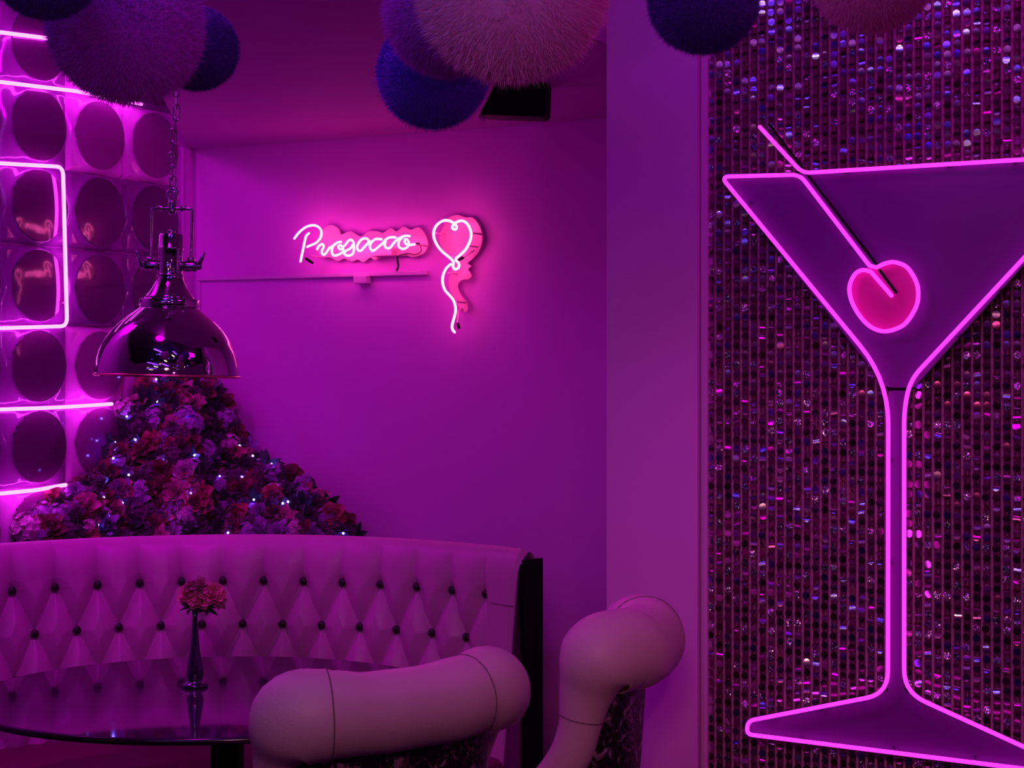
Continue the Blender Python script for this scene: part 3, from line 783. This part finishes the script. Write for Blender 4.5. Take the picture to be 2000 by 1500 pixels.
for x, y, p in cand:
    k = fr.choices(['rose', 'carnation', 'hydrangea', 'dahlia', 'leaf_spray'], [3, 3, 2.6, 1.0, 3.2])[0]
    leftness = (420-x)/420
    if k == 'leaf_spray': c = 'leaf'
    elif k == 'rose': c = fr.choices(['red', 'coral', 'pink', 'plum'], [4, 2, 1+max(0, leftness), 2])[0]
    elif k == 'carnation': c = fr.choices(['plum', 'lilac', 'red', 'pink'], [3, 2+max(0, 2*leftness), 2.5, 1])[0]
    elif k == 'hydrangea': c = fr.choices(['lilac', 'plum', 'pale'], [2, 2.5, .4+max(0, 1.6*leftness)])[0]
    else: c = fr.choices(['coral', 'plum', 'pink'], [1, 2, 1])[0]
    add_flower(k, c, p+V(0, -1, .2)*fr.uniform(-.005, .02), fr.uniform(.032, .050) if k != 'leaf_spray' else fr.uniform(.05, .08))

# fairy lights over the flowers
fls = empty('fairy_lights', CORNER+U*.35+N*.4+V(0, 0, .95), 'string of tiny blue white fairy lights draped over the corner flower display', 'fairy lights')
M['fairy'] = mat('fairy_bulb', (.1, .1, .3), .3, emit=(.13, .07, 1.0), strength=70)
fp = [(268,749),(312,743),(313,786),(255,815),(209,823),(221,810),(228,855),(272,860),(231,883),(229,896),(259,928),(212,940),(323,900),(386,890),(372,820),(379,963),(247,982),(211,972),(220,1011),(200,1024),(336,1019),(128,955),
 (477,824),(511,812),(473,871),(499,891),(535,907),(515,917),(435,931),(478,932),(543,952),(501,976),(557,983),(567,980),(582,974),(646,948),(609,980),(674,1041),(728,1030),(451,1040),(521,852),(182,876),(703,985)]
lm = mesh(*sphere_vf((0, 0, 0), .0036, 10, 7)); lm.materials.append(M['fairy'])
bp_ = []
for x, y in fp:
    p = surf_pt(x, y) or surf_pt(x-4, y+8) or surf_pt(x+6, y+8) or surf_pt(x-10, y+14)
    if p is None: continue
    p = p+V(-.02, -1, .1).normalized()*.05
    o = link('bulb', lm, None, fls); o.location = p; o.matrix_parent_inverse = fls.matrix_world.inverted(); bp_.append(p)
rest = bp_[:]; order = [rest.pop(0)]
while rest:
    j = min(range(len(rest)), key=lambda i: (rest[i]-order[-1]).length); order.append(rest.pop(j))
obj('wire', *tube(smooth_path([p+V(0, .012, -.004) for p in order], 5), .0008, 5), M['black'], fls)
# ------------------------------------------------------------------ bud vase with pink flowers
vd = 3.885; vb = V((381-1000)/F*vd, vd, .7505); s = vd/F
va = empty('bud_vase', vb, 'slim dark bud vase standing on the glossy table', 'vase')
obj('body', *lathe([(r*s, z*s) for r, z in [(1, 0), (24, 0), (26, 3), (24, 7), (17, 10), (14, 13), (16.5, 20), (16, 34), (13, 52), (9.5, 72), (7.5, 92), (6, 115), (5, 135), (6.5, 148), (5, 148), (3.5, 130), (1, 120)]], 40, 1, 1, vb), mat('smoked_chrome', (.13, .09, .2), .12, metal=.9), va)
fv = empty('flower_posy', vb+V(0, 0, .150), 'small posy of coral pink blooms with dark leaves in the bud vase', 'flowers')
obj('stem', *tube([vb+V(0, 0, .165), vb+V(0, 0, .215)], .003, 8), M['stem'], fv)
def put(kind, colr, p, r, nrm):
    o = link(kind, shape(kind, colr, 1), None, fv); o.location = p; o.scale = (r, r, r)
    o.rotation_euler = nrm.normalized().to_track_quat('Z', 'Y').to_euler(); o.matrix_parent_inverse = fv.matrix_world.inverted()
for x, y, r, k, c, n_ in [(366, 1163, .030, 'carnation', 'rosy', V(-.3, -1, .8)), (392, 1146, .030, 'carnation', 'pink', V(0, -.6, 1)), (415, 1163, .030, 'rose', 'rosy', V(.4, -1, .7)), (428, 1175, .022, 'carnation', 'pink', V(.8, -1, .2)),
                      (391, 1172, .027, 'rose', 'rosy', V(0, -1, .6)), (376, 1148, .024, 'carnation', 'pink', V(-.3, -.2, 1)), (408, 1150, .024, 'dahlia', 'rosy', V(.2, -.5, 1))]:
    put(k, c, px(x, y, vd-.005), r, n_)
for x, y, n_ in [(375, 1188, V(-.5, -.4, .9)), (402, 1190, V(.5, -.6, .8)), (388, 1192, V(0, .5, .9))]:
    put('leaf_spray', 'leaf', px(x, y, vd), .034, n_)
obj('foliage', *sphere_vf(px(388, 1184, vd), .02, 12, 8, 1.2, 1, .8), FM['leaf'], fv)

# ------------------------------------------------------------------ roll top tub chairs
def crushed(name):
    m = mat(name, (.02, .01, .02), .5)
    nt = m.node_tree; b = nt.nodes['Principled BSDF']; tc = nt.nodes.new('ShaderNodeTexCoord')
    n = nt.nodes.new('ShaderNodeTexNoise'); n.inputs['Scale'].default_value = 26; n.inputs['Detail'].default_value = 6; n.inputs['Distortion'].default_value = 1.6
    nt.links.new(tc.outputs['Object'], n.inputs['Vector'])
    cr = nt.nodes.new('ShaderNodeValToRGB'); cr.color_ramp.elements[0].position = .53; cr.color_ramp.elements[1].position = .66
    cr.color_ramp.elements[0].color = (.012, .004, .012, 1); cr.color_ramp.elements[1].color = (.42, .22, .36, 1)
    nt.links.new(n.outputs['Fac'], cr.inputs[0]); nt.links.new(cr.outputs[0], b.inputs['Base Color'])
    n2 = nt.nodes.new('ShaderNodeTexNoise'); n2.inputs['Scale'].default_value = 40; n2.inputs['Distortion'].default_value = 2
    nt.links.new(tc.outputs['Object'], n2.inputs['Vector'])
    bp = nt.nodes.new('ShaderNodeBump'); bp.inputs['Strength'].default_value = .7; bp.inputs['Distance'].default_value = .01
    nt.links.new(n2.outputs['Fac'], bp.inputs['Height']); nt.links.new(bp.outputs[0], b.inputs['Normal']); b.inputs['Roughness'].default_value = .38
    return m
M['crushed'] = crushed('crushed_dark_velvet')
def chair(a, b, f, zc, rad, label, drop=.32, reach=.16, seams=(.2, .82), flare=1.13, ripple=1.0):
    """a, b: ends of the back roll in plan; f: forward direction; zc: height of the roll's centre line"""
    a = V(a[0], a[1], zc); b = V(b[0], b[1], zc); f = f.normalized(); L = (b-a).length
    mid = (a+b)/2
    root = empty('tub_chair', V(mid.x, mid.y, 0)+f*.25, label, 'chair', 'roll top chairs at the table')
    d = (b-a).normalized()
    P = []
    P += [a+f*(reach+.30)-V(0, 0, drop+.10), a+f*(reach+.12)-V(0, 0, drop), a+f*reach-V(0, 0, drop*.62)+(-d)*.004, a+f*reach*.62-V(0, 0, drop*.22), a+f*.035-V(0, 0, .012), a+d*.05-f*.0]
    P += [a.lerp(b, t)-f*.012-V(0, 0, .006) for t in (.33, .66)]
    P += [b-d*.05, b+f*.035-V(0, 0, .012), b+f*reach*.62-V(0, 0, drop*.22), b+f*reach-V(0, 0, drop*.62)+d*.004, b+f*(reach+.12)-V(0, 0, drop), b+f*(reach+.30)-V(0, 0, drop+.10)]
    path = smooth_path(P, 7); n = len(path)
    rr = []
    for i in range(n):
        t = i/(n-1); c = abs(t-.5)*2
        w = 1.0 if c < .22 else 1.0+(flare-1)*math.exp(-((c-.34)/.12)**2)
        w *= 1 if c < .40 else max(.52, 1-2.2*(c-.40))
        rr.append(rad*w)
    rr = [q*(1+ripple*(.012*math.sin(i*.9)+.018*math.sin(i*.37+1))) if 12 < i < n-12 else q for i, q in enumerate(rr)]
    obj('rolled_top', *tube(path, rr, 28), M['leather'], root)
    for sx in seams:
        k = int(sx*(n-1)); t = (path[k+1]-path[k-1]).normalized(); nx = t.cross(V(0, 0, 1)).normalized() if abs(t.z) < .95 else t.orthogonal().normalized(); ny = t.cross(nx)
        ring = [path[k]+(nx*math.cos(q)+ny*math.sin(q))*(rr[k]+.0003) for q in [2*PI*j/36 for j in range(36)]]
        obj('seam', *tube(ring, .0014, 6, closed=True), M['leather_seam'], root)
    # outer shell: hangs from the roll, tapering down
    vs = []; fs = []; sh = [path[i] for i in range(int(n*.10), int(n*.90), 2)]
    lv = 8; cen = mid+f*.22
    for p in sh:
        out = (V(p.x, p.y, 0)-V(cen.x, cen.y, 0)).normalized()
        for j in range(lv+1):
            t = j/lv; z = (p.z+rad*.15)*(1-t)+.22*t; q = V(p.x, p.y, 0)*(1-.22*t)+V(cen.x, cen.y, 0)*.22*t+out*(.008)
            vs.append(V(q.x, q.y, z))
    m1 = len(vs)
    for p in sh:
        out = (V(p.x, p.y, 0)-V(cen.x, cen.y, 0)).normalized()
        for j in range(lv+1):
            t = j/lv; z = (p.z+rad*.15)*(1-t)+.22*t; q = V(p.x, p.y, 0)*(1-.22*t)+V(cen.x, cen.y, 0)*.22*t-out*.055
            vs.append(V(q.x, q.y, z))
    ns = len(sh)
    for base_, fl_ in ((0, False), (m1, True)):
        for i in range(ns-1):
            for j in range(lv):
                k = base_+i*(lv+1)+j; q = [k, k+1, k+lv+2, k+lv+1]; fs.append(q[::-1] if fl_ else q)
    for i in range(ns-1): k = i*(lv+1)+lv; fs.append([k, m1+k, m1+k+lv+1, k+lv+1])
    for i in (0, ns-1):
        for j in range(lv): k = i*(lv+1)+j; fs.append([k, m1+k, m1+k+1, k+1])
    obj('shell', vs, fs, M['crushed'], root)
    seat_c = mid+f*.24
    sc_ = L*.5
    sv_, sf_ = [], []
    outline = corner_path([V(*(seat_c-d*sc_*.86-f*.20).xy, .30), V(*(seat_c+d*sc_*.86-f*.20).xy, .30), V(*(seat_c+d*sc_*.95+f*.24).xy, .30), V(*(seat_c-d*sc_*.95+f*.24).xy, .30)], .06, 5, True)
    MB().prism(outline, (0, 0, .15)).build('seat', M['leather'], root, bevel=.025, segs=4)
    for sa, sb in ((-1, -1), (1, -1), (1, 1), (-1, 1)):
        q = seat_c+d*sc_*.72*sa+f*.17*sb; q.z = .30
        obj('leg', *tube([q, V(q.x, q.y, 0.006)+(d*sa+f*sb)*.02], [.019, .011], 14, round_ends=False), M['black'], root)
    return root
chair((-.365, 2.665), (-.025, 2.90), V(-.565, .825, 0), .962, .0735, 'roll top tub chair seen from behind, nearest the viewer at the table', drop=.34, reach=.13, seams=(.385, .60))
chair((.215, 3.18), (.310, 3.43), V(-.95, .31, 0), .972, .085, 'roll top tub chair turned sideways in front of the column', drop=.36, reach=.10, seams=(.62, .20), flare=1.03, ripple=.25)
